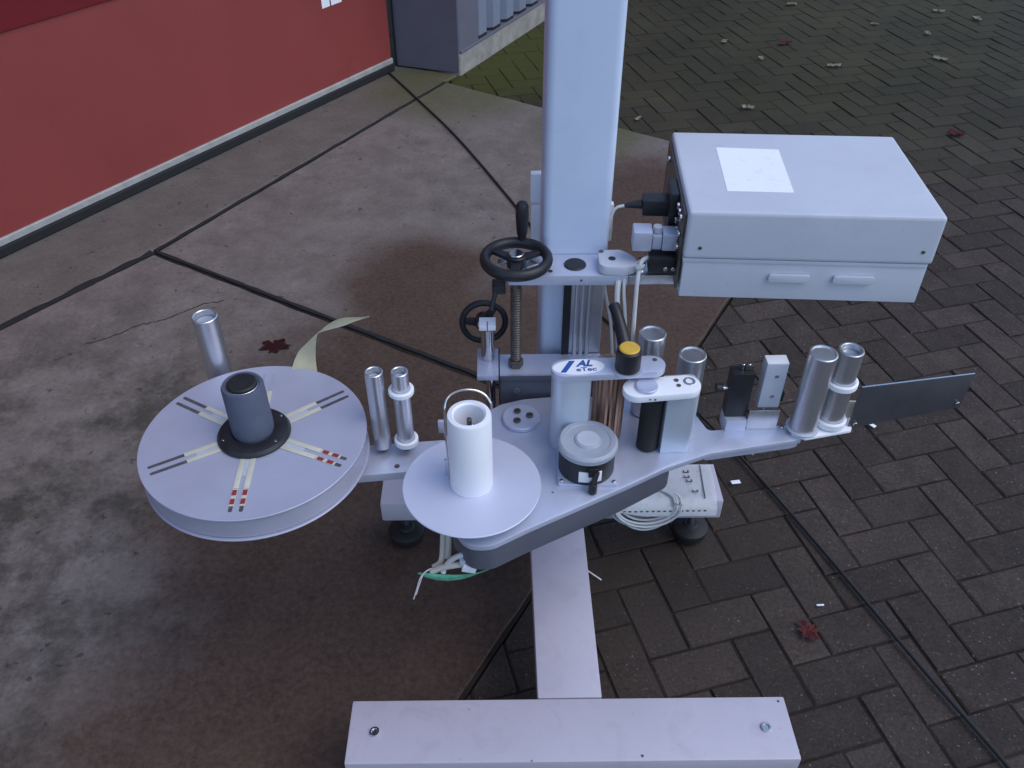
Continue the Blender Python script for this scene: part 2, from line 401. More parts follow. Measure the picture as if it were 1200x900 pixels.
def paver_mesh(poly, h=.08, ch=.003):
    b = MB(); c = sum(poly, Vector((0, 0))) / len(poly); t = bmesh.new(); n = len(poly)
    ins = [p + (c - p).normalized() * ch * 1.5 for p in poly]
    A = [t.verts.new((p.x, p.y, -h)) for p in poly]; B = [t.verts.new((p.x, p.y, -ch)) for p in poly]; T = [t.verts.new((p.x, p.y, 0)) for p in ins]
    t.faces.new(T)
    for i in range(n):
        j = (i + 1) % n; t.faces.new((A[i], A[j], B[j], B[i])); t.faces.new((B[i], B[j], T[j], T[i]))
    bmesh.ops.recalc_face_normals(t, faces=t.faces)
    me = bpy.data.meshes.new('paver'); t.to_mesh(me); t.free(); me.materials.append(M['paver']); return me
g_ = .0024
def rect(u0, u1, v0, v1): return [bx * u0 + by * v0, bx * u1 + by * v0, bx * u1 + by * v1, bx * u0 + by * v1]
def mk(lu, lv): return [Vector(q) for q in rect(-lu / 2 + g_, lu / 2 - g_, -lv / 2 + g_, lv / 2 - g_)]
PV = [mk(PW, 2 * PW), mk(2 * PW, PW)]; PM = [paver_mesh(PV[0]), paver_mesh(PV[1])]
ca, sa = math.cos(R(39.972)), math.sin(R(39.972))
def cam_xy(p):
    z = p.y * ca + 1.7 * sa; v = p.y * sa - 1.7 * ca
    return (p.x - .02 * p.y) / max(z, .05) * 1014, v / max(z, .05) * 1014, z
cand = []
for i in range(-60, 90):
    for j in range(-40, 40):
        # lattice vectors (-1,-1) and (4,0)
        u = -i + 4 * j; v = -i
        for kind, (cu_, cv_) in enumerate((((u + .5), (v - 1.0)), ((u - 1.0), (v - .5)))):
            c = PO + bx * (cu_ * PW) + by * (cv_ * PW)
            if not (-1.2 < c.x < 6 and -.3 < c.y < 7.6): continue
            X, Y, Z = cam_xy(c)
            poly = [c + q for q in PV[kind]]; whole = True
            dn_ = [(q - NE0).dot(n_near) for q in poly]; df_ = [(q - NE0).dot(n_far) for q in poly]
            dw_ = [(q - W0).dot(wn) for q in poly]
            inside = [(a < .006 and b < .006) for a, b in zip(dn_, df_)]
            if all(inside): continue
            if any(inside):
                whole = False
                if (c - NE0).dot(n_near) > (c - NE0).dot(n_far): poly = clip(poly, NE0 + n_near * .003, n_near)
                else: poly = clip(poly, NE0 + n_far * .003, n_far)
            if max(dw_) < .006: continue
            if min(dw_) < .006 and len(poly) >= 3: whole = False; poly = clip(poly, W0 + wn * .006, wn)
            if len(poly) < 3: continue
            area = abs(sum(a.x * b.y - b.x * a.y for a, b in zip(poly, poly[1:] + poly[:1]))) / 2
            if area < .0006: continue
            vis = abs(X) < 640 and abs(Y) < 490
            cand.append((not vis, -area * 1.7 / max(Z, .3) ** 3, c, kind, poly, whole))
cand.sort(key=lambda q: (q[0], q[1]))
rest = bmesh.new()
for idx, (_, _, c, kind, poly, whole) in enumerate(cand):
    z = -.0055 + random.uniform(-.0022, .0018); rot = (random.gauss(0, .006), random.gauss(0, .006), random.gauss(0, .006))
    c3 = Vector((c.x, c.y, z)); me = PM[kind] if whole else paver_mesh([q - c for q in poly])
    if idx < 300: link('paver', me, c3, paving, rot)
    else:
        k = len(rest.verts); rest.from_mesh(me); rest.verts.ensure_lookup_table()
        bmesh.ops.transform(rest, matrix=Matrix.Translation(c3) @ Euler(rot).to_matrix().to_4x4(), verts=rest.verts[k:])
me = bpy.data.meshes.new('far_pavers'); rest.to_mesh(me); rest.free(); me.materials.append(M['paver'])
tag(link('pavers', me, Vector((0, 0, 0)), paving), kind='stuff')

# ================================================================== BUILDING
bld = tag(empty('industrial_building', (D0.x, D0.y, 0)), 'industrial building with a red garage door, grey corner pillar and ribbed metal cladding', 'building')
def dprism(mb, s0, s1, o0, o1, z0, z1, org=D0, d=None, n=None, bev=0):
    d = d or dd; n = n or dn
    q = [org + d * s0 + n * o0, org + d * s1 + n * o0, org + d * s1 + n * o1, org + d * s0 + n * o1]
    return mb.prism([tuple(v) for v in q], z0, z1, bev, seg=1)
LD = (D1 - D0).length
door = dprism(MB(), -4.0, LD - .02, -.09, -.03, .06, 3.4).build('garage_door', 'redlow', bld)
dprism(MB(), -4.0, LD - .02, -.029, -.002,   .070, .7315, bev=.0015).build('door_panel', 'redlow', door)
p2 = dprism(MB(), -4.0, LD - .02, -.029, .006, .7330, 1.40, bev=.0015).build('door_panel', 'redtop', door); tag(p2, 'deeper red upper door panel')
dprism(MB(), -4.0, LD - .02, -.029, .002, 1.408, 2.05, bev=.006).build('door_panel', 'redtop', door)
dprism(MB(), -4.0, LD - .02, -.029, .002, 2.058, 2.7, bev=.006).build('door_panel', 'redtop', door)
dprism(MB(), -4.0, LD - .015, -.029, .008, .042, .071, bev=.004).build('bottom_seal', 'seal', door)
dprism(MB(), -4.0, LD - .01, -.05, .012, .002, .0415, bev=.005).build('rubber_gasket', 'gasket', door)
stk = dprism(MB(), 1.815, 1.95, -.0019, -.0008, .434, .60).build('sticker', 'white', door)
dprism(MB(), 1.868, 1.876, -.0007, -.0002, .434, .56).build('sticker_print', 'ink', door)
dprism(MB(), -4.0, LD - .01, -.50, .25, 2.75, 3.6).build('lintel', 'wall', bld)
P0 = Vector((-.535, 4.735)); P1 = Vector((-.183, 4.606))
pil = MB().prism([tuple(P0), tuple(P1 - Vector((.004, -.001))), tuple(P1 - Vector((.004, 0)) + wd * .30 - wn * .01), tuple(P0 + wd * .35 - wn * .2)], .0, 3.6, .006, seg=1)
pil.build('pillar', 'wall', bld)
MB().prism([tuple(P0 - dd * .004 + Vector((-.004, -.004))), tuple(P0 + Vector((-.002, .001))), tuple(P0 + wd * .3 + Vector((-.06, 0))), tuple(P0 + wd * .3 + Vector((-.14, .02)))], .0, 2.75).build('door_jamb', 'gasket', bld)
dprism(MB(), -.002, 9, -.25, .0, -.02, .105, W0, wd, wn, .006).build('plinth', 'plinth', bld)
clad = dprism(MB(), .02, 9, -.25, -.045, .107, 3.6, W0, wd, wn).build('metal_cladding', 'clad', bld)
dprism(MB(), .006, .165, -.044, -.006, .125, 3.6, W0, wd, wn, .003).build('corner_trim', 'wall', clad)
dprism(MB(), .006, 9, -.044, .006, .106, .118, W0, wd, wn, .002).build('drip_flashing', 'wall', clad)
s = .19; first = None
while s < 3.2:
    q = [W0 + wd * (s + a) + wn * o for a, o in ((0, -.044), (.035, -.006), (.115, -.006), (.15, -.044))]
    if first is None: first = MB().prism([tuple(v) for v in q], .135, 3.58).build('rib', 'clad', clad); f2 = MB().prism([tuple(v + wn * .001) for v in q], .120, .134).build('rib_closer', 'gasket', clad); s0_ = s
    else:
        dl = wd * (s - s0_); copy(first, (dl.x, dl.y, 0), clad); copy(f2, (dl.x, dl.y, 0), clad)
    s += .16

# ================================================================== LABELLING MACHINE
mc = tag(empty('labelling_machine', (.14, 1.12, 0)), 'grey label dispenser machine on a white steel stand with reel, rollers, handwheels and control box', 'machine')
ZT, ZB = .19, .13
# --- stand
b = MB()
b.prism([(-.285, .752), (.534, .745), (.533, .868), (-.284, .875)], ZB, ZT, .004)
b.prism([(-.281, 1.372), (.523, 1.366), (.523, 1.488), (-.281, 1.492)], ZB, ZT, .004)
b.box(.066, .188, .8735, 1.3685, ZB + .001, ZT - .0008, .003)
base = b.build('base_frame', 'stand', mc)
def bolt_head(x, y, z, r, parent, m='chrome', name='bolt'):
    mb = MB(); mb.pipe((x, y, z), (0, 0, 1), r, r * .55, .004, 20, .0006); mb.cyl((x, y, z), (0, 0, 1), r * .56, .0016, 6, .0002); return mb.build(name, m, parent)
for x, y in ((-.236, .811), (.484, .806)): bolt_head(x, y, ZT + .0003, .0095, base)
for x, y, r in ((.249, .757, .0028), (.520, .858, .0025), (.05, .752, .0015)): MB().cyl((x, y, ZT - .0002), (0, 0, 1), r, .0006, 12, .0001).build('hole', 'slot', base)
def foot(x, y):
    mb = MB().lathe([(0, .0), (.034, 0), (.041, .008), (.0455, .026), (.0445, .034), (.040, .038), (.020, .042), (.016, .046), (0, .046)], frame((x, y, .0)), 36)
    f = mb.build('levelling_foot', 'rubber', mc)
    MB().rod((x, y, .044), (x, y, ZB + .002), .008, 14).build('threaded_rod', 'chrome', f)
    MB().cyl((x, y, .1), (0, 0, 1), .014, .012, 6).build('lock_nut', 'chrome', f); return f
f0 = foot(-.235, 1.43)
for x, y in ((.475, 1.427), (-.236, .811), (.484, .806)): copy(f0, (x + .235, y - 1.43, 0), mc)
# --- column
CX0, CX1, CY0, CY1 = .082, .203, 1.362, 1.482
col = MB().prism(rounded([(CX0, CY0), (CX1, CY0), (CX1, CY1), (CX0, CY1)], .016, 6), ZT, 1.80).build('column', 'column', mc)
MB().prism(rounded([(CX0 - .002, CY0 - .002), (CX1 + .002, CY0 - .002), (CX1 + .002, CY1 + .002), (CX0 - .002, CY1 + .002)], .016, 6), 1.801, 1.812, .002).build('end_cap', 'black', col)
# guide rail on the column front
gr = MB(); gr.box(.122, .198, 1.344, 1.3605, .30, .844, .002)
gr = gr.build('guide_rail', 'alu', mc)
for x0, x1 in ((.1225, .137),): MB().box(x0, x1, 1.3395, 1.3435, .30, .8435).build('groove', 'black', gr)
for x in (.148, .160, .172): MB().rod((x, 1.341, .30), (x, 1.341, .843), .0045, 12).build('guide_rod', 'alu', gr)
# white bracket behind the column
rb = MB(); rb.box(.066, .225, 1.4835, 1.50, .82, .90, .003); rb.prism([(.224, .82), (.222, .872), (.2095, .925), (.2075, .932), (.150, .932), (.150, .82)], -1.5010, -1.5050, 0, Matrix.Rotation(R(90), 4, 'X'))
rb.box(.064, .092, 1.4835, 1.5, .905, .965, .003); rb.build('rear_bracket', 'white', mc)
# --- upper plate, spindle, handwheel
tp = MB().prism(rounded([(.017, 1.291), (.231, 1.287), (.231, 1.3605), (.017, 1.3605)], .004), .846, .867, .002).build('slide_plate', 'anod', mc)
MB().cyl((.139, 1.323, .8672), (0, 0, 1), .0198, .003, 32).build('cap_disc', 'black', tp)
MB().cyl((.094, 1.303, .8672), (0, 0, 1), .004, .001, 14, .0002).build('screw', 'black', tp)
MB().cyl((.148, 1.2885, .857), (0, -1, 0), .0022, .001, 10, .0002).build('screw', 'slot', tp)
sp = MB(); sp.rod((.033, 1.307, .651), (.033, 1.307, .8455), .0095, 20)
for k in range(32): sp.ring((.033, 1.307, .660 + k * .0055), (0, 0, 1), .0095, .0011, 16, 4)
sp.build('spindle', 'darksteel', mc)
sp = MB().cyl((.033, 1.307, .652), (0, 0, 1), .0145, .016, 6).build('spindle_nut', 'darksteel', mc)
def handwheel(c, axis, Rr, r, hub_m, grip=None):
    F = frame(c, axis); h = MB(); h.lathe([(Rr + r * math.cos(a) * 1.0, r * 1.15 * math.sin(a)) for a in [2 * math.pi * k / 14 for k in range(14)]], F, 56, True)
    h = h.build('handwheel', 'black', mc)
    for k in range(3):
        a = 2 * math.pi * k / 3 + .45
        p = MB(); p.prism([(.008, -.010), (Rr - r * .5, -.0055), (Rr - r * .5, .0055), (.008, .010)], -.004, .003, .0015, F @ Matrix.Rotation(a, 4, 'Z')); p.build('spoke', 'black', h)
    ax = Vector(axis).normalized()
    MB().cyl(Vector(c) - ax * .014, ax, .017, .022, 28).build('hub', 'black', h)
    MB().cyl(Vector(c) + ax * .0082, ax, .013, .004, 24).build('hub_cap', hub_m, h)
    if grip is not None:
        gp = Vector(c) + F.to_3x3() @ Vector((Rr * math.cos(grip), Rr * math.sin(grip), 0))
        MB().lathe([(0, 0), (.0075, 0), (.0075, .006), (.0095, .012), (.0118, .045), (.0112, .066), (.0085, .072), (0, .073)], frame(gp + ax * (r * .9), ax), 24).build('handle', 'black', h)
    return h
hw = handwheel((.033, 1.304, .893), (0, 0, 1), .0555, .0092, 'chrome', R(78))
for a in (20, 150):
    q = Vector((.033 + .028 * math.cos(R(a)), 1.304 + .028 * math.sin(R(a)), .8745)); MB().prism([(-.012, -.01), (.012, -.006), (.004, .012)], 0, .004, .001, Matrix.Translation(q) @ Matrix.Rotation(R(a), 4, 'Z')).build('bracket_tab', 'alu', hw)
ip = MB(); ip.box(-.010, .014, 1.262, 1.29, .846, .862, .003); ip.rod((-.004, 1.266, .85), (-.012, 1.255, .818), .0042); ip.build('locking_lever', 'black', mc)
handwheel((-.0286, 1.402, .687), (.05, -1, .1), .043, .0062, 'chrome')
MB().rod((-.0286, 1.395, .687), (-.022, 1.345, .69), .007, 16).build('axle', 'darksteel', mc)
# --- lower carriage
lp = MB(); lp.box(.0015, .210, 1.276, 1.3425, .637, .650, .001); lp.box(.0025, .208, 1.279, 1.3415, .545, .6368, .002)
lp = lp.build('carriage', 'anod_dark', mc)
MB().prism([(.0015, 1.2755), (.21, 1.2755), (.21, 1.2785), (.0015, 1.2785)], .6502, .6512).build('edge_strip', 'alu', lp)
MB().box(.002, .2, 1.279, 1.342, .6502, .6509).build('cover_plate', 'anod', lp)
MB().cyl((.033, 1.2788, .612), (0, -1, 0), .0075, .004, 20).build('bolt', 'anod_dark', lp)
MB().cyl((.026, 1.2788, .570), (0, -1, 0), .006, .004, 20).build('bolt', 'anod_dark', lp)
MB().box(-.042, .0005, 1.276, 1.362, .639, .6515, .002).build('clamp_block', 'anod', mc)
rd = MB(); rd.rod((-.0205, 1.332, .6517), (-.0205, 1.332, .726), .0135, 24, .0125); rd = rd.build('guide_post', 'chrome', mc)
rc = MB().box(-.0365, -.0045, 1.317, 1.347, .727, .738, .002).build('post_clamp', 'white', rd)
MB().box(-.0213, -.0197, 1.3165, 1.332, .7265, .7386).build('clamp_gap', 'slot', rd)
MB().rod((-.016, 1.290, .53), (-.016, 1.290, .6385), .009, 18).build('guide_post', 'chrome', mc)
MB().tube([(.0008, 1.2742, .72), (.0008, 1.2735, .65), (.001, 1.268, .60), (.002, 1.262, .56)], .0013, 6, 4).build('thin_wire', 'black', mc)
# --- swivel clamp and arm to the control box
sc = MB(); sc.prism(rounded([(.178, 1.288), (.222, 1.284), (.246, 1.292), (.246, 1.318), (.222, 1.345), (.180, 1.343)], .018, 6), .8675, .886, .003)
sc = sc.build('swivel_clamp', 'box', mc)
MB().cyl((.203, 1.313, .8861), (0, 0, 1), .0065, .0008, 18, .0002).build('hole', 'black', sc)
MB().cyl((.186, 1.337, .8862), (0, 0, 1), .0045, .001, 14, .0002).build('hole', 'slot', sc)
MB().rod((.2465, 1.306, .8775), (.262, 1.304, .8775), .007, 14).build('clamp_screw', 'chrome', sc)
MB().rod((.2465, 1.291, .873), (.257, 1.290, .872), .004, 12).build('clamp_screw', 'chrome', sc)
MB().cyl((.253, 1.312, .885), (0, 0, 1), .0035, .0018, 10, .0003).build('set_screw', 'slot', sc)
MB().box(.2315, .345, 1.289, 1.335, .846, .865, .002).build('support_arm', 'alu', mc)
# --- control box
BO = Vector((.313, 1.25, 0)); BM = Matrix.Translation(BO) @ Matrix.Rotation(R(-4.0), 4, 'Z')
BL, BD = .414, .312
cb = MB().box(.003, BL - .004, .005, BD - .004, .844, .923, .002, BM).build('control_box', 'box', mc)
MB().box(0, BL, 0, BD, .9235, 1.012, .007, BM, 4).build('lid', 'box', cb)
MB().box(.001, BL - .006, .0030, BD - .005, .9155, .9228, .001, BM).build('seam_lip', 'box', cb)
for x in (.149, .258):
    MB().prism(rounded([(x, .882), (x + .070, .882), (x + .070, .897), (x, .897)], .006, 4), -.0045, .0022, .0015, BM @ Matrix.Rotation(R(90), 4, 'X')).build('latch', 'box', cb)
for x, z in ((.026, .945), (.392, .948)): MB().cyl(BM @ Vector((x, -.0002, z)), BM.to_3x3() @ Vector((0, -1, 0)), .0032, .0012, 14, .0003).build('screw', 'darksteel', cb)
MB().prism([(.404, 1.489), (.516, 1.477), (.500, 1.311), (.389, 1.319)], 1.0122, 1.0126).build('paper_label', 'paper', cb)
bp = MB().box(-.005, -.0005, .012, BD - .012, .856, 1.000, .001, BM).build('connector_panel', 'darksteel', cb)
for yy, zz in ((.03, .985), (.05, .985), (.03, .955), (.052, .95), (.03, .93), (.07, .985), (.075, .955), (.25, .985)):
    MB().cyl(BM @ Vector((-.0055, yy, zz)), BM.to_3x3() @ Vector((-1, 0, 0)), .006, .005, 12).build('terminal', 'chrome', bp)
MB().box(-.020, -.0055, .085, .145, .925, .998, .002, BM).build('heat_sink', 'black', bp)
X_ = BM.to_3x3() @ Vector((-1, 0, 0))
pl = MB(); pl.box(-.064, -.0056, .105, .138, .944, .974, .003, BM); pl.build('plug', 'black', cb)
pl = MB(); pl.rod(BM @ Vector((-.064, .12, .96)), BM @ Vector((-.095, .12, .956)), .0085, 14, .0035); pl.build('strain_relief', 'black', cb)
c1 = MB(); c1.box(-.082, -.049, .040, .075, .911, .948, .003, BM); c1.box(-.048, -.032, .044, .072, .913, .940, .002, BM); c1.box(-.031, -.0056, .042, .074, .912, .944, .002, BM); c1.build('data_connector', 'anod', cb)
MB().cyl(BM @ Vector((-.040, .058, .9405)), (0, 0, 1), .008, .012, 18).build('connector_knob', 'greypl', cb)
c2 = MB(); c2.box(-.052, -.0056, .030, .062, .874, .905, .003, BM); c2.build('power_connector', 'black', cb)
for xx in (-.022, -.009): MB().cyl(BM @ Vector((xx, .0295, .884)), BM.to_3x3() @ Vector((0, -1, 0)), .004, .003, 12).build('connector_screw', 'chrome', cb)
MB().tube([BM @ Vector((-.095, .12, .956)), BM @ Vector((-.112, .12, .947)), BM @ Vector((-.121, .115, .91)), BM @ Vector((-.123, .11, .86)), BM @ Vector((-.12, .1, .80)), (.22, 1.36, .70), (.23, 1.34, .58)], .0028, 8).build('cable', 'cable', mc)
MB().tube([BM @ Vector((-.052, .045, .897)), BM @ Vector((-.064, .036, .893)), BM @ Vector((-.070, .015, .876)), (.243, 1.262, .84), (.243, 1.25, .77), (.245, 1.245, .70), (.246, 1.25, .62)], .0040, 8).build('cable', 'cable', mc)
MB().tube([BM @ Vector((-.055, .05, .89)), BM @ Vector((-.075, .04, .882)), (.252, 1.285, .887), (.243, 1.27, .895)], .0048, 8).build('cable', 'cable', mc)
MB().tube([(.214, 1.288, .857), (.212, 1.276, .835), (.214, 1.268, .80), (.222, 1.262, .72)], .0050, 8).build('cable', 'cable', mc)
MB().tube([(.224, 1.290, .86), (.224, 1.277, .835), (.228, 1.27, .80), (.236, 1.262, .72)], .0030, 8).build('cable', 'cable', mc)

# --- dispenser plate
ZP = .60
plate = [(-.016, 1.237), (.003, 1.252), (.046, 1.266), (.100, 1.272), (.258, 1.272), (.366, 1.236), (.388, 1.170), (.456, 1.177), (.549, 1.183), (.560, 1.180), (.556, 1.145), (.537, 1.1395), (.378, 1.1100), (.293, 1.074), (.211, 1.028), (.044, .939), (-.016, .904), (-.055, .905), (-.085, .95), (-.108, 1.08), (-.100, 1.17)]
pr = [.02, .02, .02, .02, .03, .02, .012, .01, .004, .004, .004, .01, .05, .05, .1, .1, .05, .04, .04, .05, .04]
dp = MB().prism(rounded(plate, pr), ZP - .012, ZP, .0025).build('dispenser_plate', 'anod', mc)
hous = [(-.010, 1.232), (.05, 1.258), (.20, 1.262), (.300, 1.20), (.318, 1.140), (.305, 1.088), (.210, 1.0295), (.044, .9415), (-.016, .9070), (-.052, .9085), (-.08, .955), (-.100, 1.08), (-.085, 1.17)]
MB().prism(rounded(hous, [.02, .02, .03, .03, .03, .03, .1, .1, .04, .035, .04, .05, .04]), .535, ZP - .0125, .002).build('housing', 'anod_dark', dp)
for x, y in ((.05, .985), (.33, 1.12), (.09, 1.02)): MB().cyl((x, y, ZP + .0001), (0, 0, 1), .0018, .0006, 10, .0001).build('screw', 'slot', dp)
# arms
a1 = MB().prism(rounded([(-.56, 1.035), (-.15, 1.0765), (-.098, 1.0815), (-.098, 1.1555), (-.239, 1.1435), (-.47, 1.125), (-.515, 1.31), (-.56, 1.31)], .008), ZP - .0175, ZP - .0008, .002)
a1 = a1.build('arm', 'anod', mc)
MB().cyl((-.183, 1.089, ZP - .0006), (0, 0, 1), .0048, .001, 16, .0002).build('screw', 'slot', a1)
MB().box(-.113, -.102, 1.172, 1.180, ZP + .0003, ZP + .028, .001).build('stop_pin', 'anod', mc)
a2 = MB().prism(rounded([(.372, 1.113), (.536, 1.1415), (.552, 1.147), (.556, 1.178), (.549, 1.181), (.456, 1.175), (.372, 1.168)], .006), ZP - .0225, ZP - .0125, .0015)
a2 = a2.build('arm', 'anod', mc)
MB().cyl((.475, 1.15, ZP - .02), (0, 0, -1), .0055, .022, 14).build('bolt', 'chrome', a2)
ep = MB().prism(rounded([(.538, 1.154), (.560, 1.139), (.651, 1.159), (.668, 1.210), (.550, 1.196)], .006), ZP + .0002, ZP + .006, .001).build('end_plate', 'white', mc)

# --- unwind reel
RC = Vector((-.422, 1.092, 0)); RR = .192
ur = MB().cyl(RC + Vector((0, 0, .630)), (0, 0, 1), .1875, .0423, 128).build('unwind_reel', 'reel', mc)
MB().cyl(RC + Vector((0, 0, ZP)), (0, 0, 1), .03, .024, 32).build('bearing', 'alu', ur)
for z in (.6255, .6725): MB().cyl(RC + Vector((0, 0, z)), (0, 0, 1), RR, .0032, 128, .0008).build('flange', 'reel', ur)
ZF = .6757
MB().lathe([(.036, 0), (.0605, 0), (.062, .0015), (.062, .005), (.058, .010), (.050, .012), (.044, .012), (.036, .011)], frame(RC + Vector((0, .004, ZF))), 56, True).build('hub_ring', 'black', ur)
for a in (-150, -35, 40, 150): MB().cyl(RC + Vector((.053 * math.cos(R(a)), .004 + .053 * math.sin(R(a)), ZF + .0118)), (0, 0, 1), .0028, .001, 12, .0002).build('screw', 'chrome', ur)
SC_ = RC + Vector((-.002, .010, 0))
MB().lathe([(.0268, .106), (.0285, .108), (.0325, .108), (.0348, .104), (.0358, .0), (.03, .0), (.0268, .006)], frame(SC_ + Vector((0, 0, ZF))), 48, True).build('foam_sleeve', 'navy', ur)
MB().pipe(SC_ + Vector((0, 0, ZF + .09)), (0, 0, 1), .0266, .0248, .0170, 40).build('core_ring', 'alu', ur)
MB().cyl(SC_ + Vector((0, 0, ZF + .0)), (0, 0, 1), .0246, .1125, 40, .0025).build('core_plug', 'rubber', ur)
for a, dark0, red in ((149, .122, 0), (-151, .118, 0), (-88, .150, 1), (-24, .150, 1), (36, .122, 0), (92, .135, 2)):
    Fm = Matrix.Translation(RC + Vector((0, .004, ZF))) @ Matrix.Rotation(R(a), 4, 'Z')
    for y in (-.0085, .0085):
        r1 = {0: .178, 1: .178, 2: .165}[red]
        MB().prism(rounded([(.060, y - .0038), (r1, y - .0031), (r1, y + .0031), (.060, y + .0038)], .0028, 3), .0001, .0005, 0, Fm).build('slot', 'slot' if red != 2 else 'greyp', ur)
        MB().box(.061, dark0 if red == 0 else dark0 - .022, y - .0046, y + .0046, .0006, .0014, .0003, Fm).build('bar', 'cream', ur)
        if red == 1:
            MB().box(dark0 - .0215, dark0 + .016, y - .0042, y + .0042, .0006, .0010, 0, Fm).build('marked_bar', 'cream', ur)
            for q in (-.018, .001): MB().box(dark0 + q, dark0 + q + .0115, y - .0036, y + .0036, .0012, .0016, 0, Fm).build('red_mark', 'red', ur)
    MB().box(.061, .100, -.0036, .0036, .0003, .0009, 0, Fm).build('bar', 'greypl', ur)
# --- rollers
def roller(x, y, z0, z1, r, ri, m='alu', collars=(), pin=0, cap=False, cm='white'):
    mb = MB(); h = z1 - z0
    if cap: mb.lathe([(0, 0), (r - .001, 0), (r, .001), (r, h - .0015), (r - .0015, h), (r - .004, h), (r - .0052, h - .0022), (0, h - .0022)], frame((x, y, z0)), 40)
    else: mb.pipe((x, y, z0), (0, 0, 1), r, ri, h, 40)
    o = mb.build('roller', m, mc)
    if not cap: MB().cyl((x, y, z0), (0, 0, 1), ri - .0004, h * .93, 28).build('bearing', 'greyp' if pin else 'alu', o)
    for zc, rc_, hc in collars: MB().pipe((x, y, zc), (0, 0, 1), rc_, r + .0003, hc, 40, .002).build('collar', cm, o)
    if pin: MB().rod((x, y, ZP - .0005), (x, y, z0 + .002), pin, 14).build('pin', 'darksteel', o)
    return o
roller(-.534, 1.295, .605, .785, .0233, .0195, pin=.008)
roller(-.2105, 1.131, .612, .783, .0155, .0118, pin=.005)
roller(-.1675, 1.131, .612, .783, .0148, .0108, collars=((.735, .0220, .011), (.618, .0215, .013)), pin=.005)
roller(.274, 1.228, .602, .785, .0240, 0, cap=True)
roller(.346, 1.208, .602, .752, .0245, 0, cap=True)
roller(.5615, 1.1685, .608, .782, .0246, 0, cap=True)
roller(.6145, 1.180, .608, .780, .0218, .0165, collars=((.700, .0285, .013), (.609, .0290, .015)))
MB().lathe([(.0247, 0), (.029, 0), (.030, .002), (.030, .0035), (.0247, .004)], frame((.5615, 1.1685, .6063)), 36, True).build('roller_flange', 'greypl', mc)
# cream and white guide tabs by the right rollers
MB().prism(rounded([(.581, 1.1905), (.592, 1.1905), (.592, 1.1945), (.581, 1.1945)], .001, 2), .607, .640, .001).build('guide_tab', 'white', mc)
MB().box(.649, .664, 1.194, 1.199, .6065, .645, .001).build('guide_tab', 'cream', mc)
# --- rewind disc and core
DC = Vector((-.048, 1.014, 0))
rw = MB().cyl(DC + Vector((0, 0, .6275)), (0, 0, 1), .1172, .0035, 128, .001).build('rewind_disc', 'flange', mc)
MB().cyl(DC + Vector((0, 0, ZP + .0003)), (0, 0, 1), .045, .027, 40).build('bearing', 'anod_dark', rw)
MB().lathe([(.0245, .003), (.0265, 0), (.0355, 0), (.0362, .002), (.0358, .152), (.034, .156), (.0275, .157), (.0245, .154)], frame(DC + Vector((0, .002, .6312))), 56, True).build('white_core', 'white', rw)
MB().cyl(DC + Vector((0, .002, .6312)), (0, 0, 1), .024, .110, 36).build('core_body', 'greypl', rw)
MB().rod(DC + Vector((0, .002, .742)), DC + Vector((0, .002, .778)), .0042, 12).build('core_pin', 'darksteel', rw)
MB().rod(DC + Vector((-.004, .003, .742)), DC + Vector((.006, .004, .765)), .0035, 12).build('core_pin', 'chrome', rw)
MB().tube([DC + Vector(q) for q in ((-.0385, .012, .633), (-.0395, .014, .70), (-.0395, .016, .775), (-.034, .030, .798), (-.014, .038, .806), (.010, .040, .804), (.026, .036, .797), (.035, .030, .785))], .0017, 8).build('wire_clip', 'chrome', rw)
MB().box(DC.x - .046, DC.x - .041, 1.035, 1.041, .6312, .665, .001).build('stop_pin', 'alu', rw)
# --- disc with three screws
sdk = MB().lathe([(0, 0), (.0345, 0), (.0355, .001), (.0355, .0075), (.034, .009), (0, .009)], frame((.041, 1.206, ZP + .0002)), 48).build('screw_disc', 'anod', mc)
for x, y in ((.034, 1.219), (.057, 1.207), (.033, 1.193)): bolt_head(x, y, ZP + .0094, .0068, sdk, 'darksteel', 'screw')
# --- drive tower with sticker
tw = MB()
st = stadium((.1115, 1.1415), (.145, 1.1440), .0215, 14)
st = [p for p in st]; st = [(min(p[0], .1575), p[1]) for p in st]
tw.prism(st, ZP + .0003, .764, .0015); tw = tw.build('drive_housing', 'anodl', mc)
MB().prism(stadium((.1115, 1.1415), (.262, 1.1500), .0230, 16), .7643, .7775, .002).build('bridge_plate', 'anod', tw)
el = [(.1355 + .0445 * math.cos(2 * math.pi * k / 48), 1.1428 + .0205 * math.sin(2 * math.pi * k / 48) + .0025 * math.cos(2 * math.pi * k / 48)) for k in range(48)]
MB().prism(el, .7777, .7781).build('logo_sticker', 'white', tw)
MB().prism([(.104, 1.1275), (.1135, 1.1275), (.1305, 1.1590), (.1205, 1.1590)], .7782, .7785).build('logo_bar', 'blue', tw)
TM = Matrix.Translation((.1325, 1.1435, .7783)) @ Matrix.Rotation(R(3), 4, 'Z') @ Matrix(((1, .35, 0, 0), (0, 1, 0, 0), (0, 0, 1, 0), (0, 0, 0, 1)))
lt = text_mesh('AL', .0225, TM, .0001, .0010); lt.build('lettering', 'blue', tw)
lt = text_mesh('eTec', .0140, Matrix.Translation((.1310, 1.1305, .7783)) @ Matrix.Rotation(R(3), 4, 'Z') @ Matrix.Scale(1.25, 4, (1, 0, 0)), .0001, .0003); lt.build('lettering', 'blue', tw)
MB().cyl((.268, 1.160, .7777), (0, 0, 1), .0042, .0008, 14, .0002).build('hole', 'slot', tw)
MB().box(.222, .240, 1.1285, 1.1315, .7777, .7783).build('plate_slot', 'ink', tw)
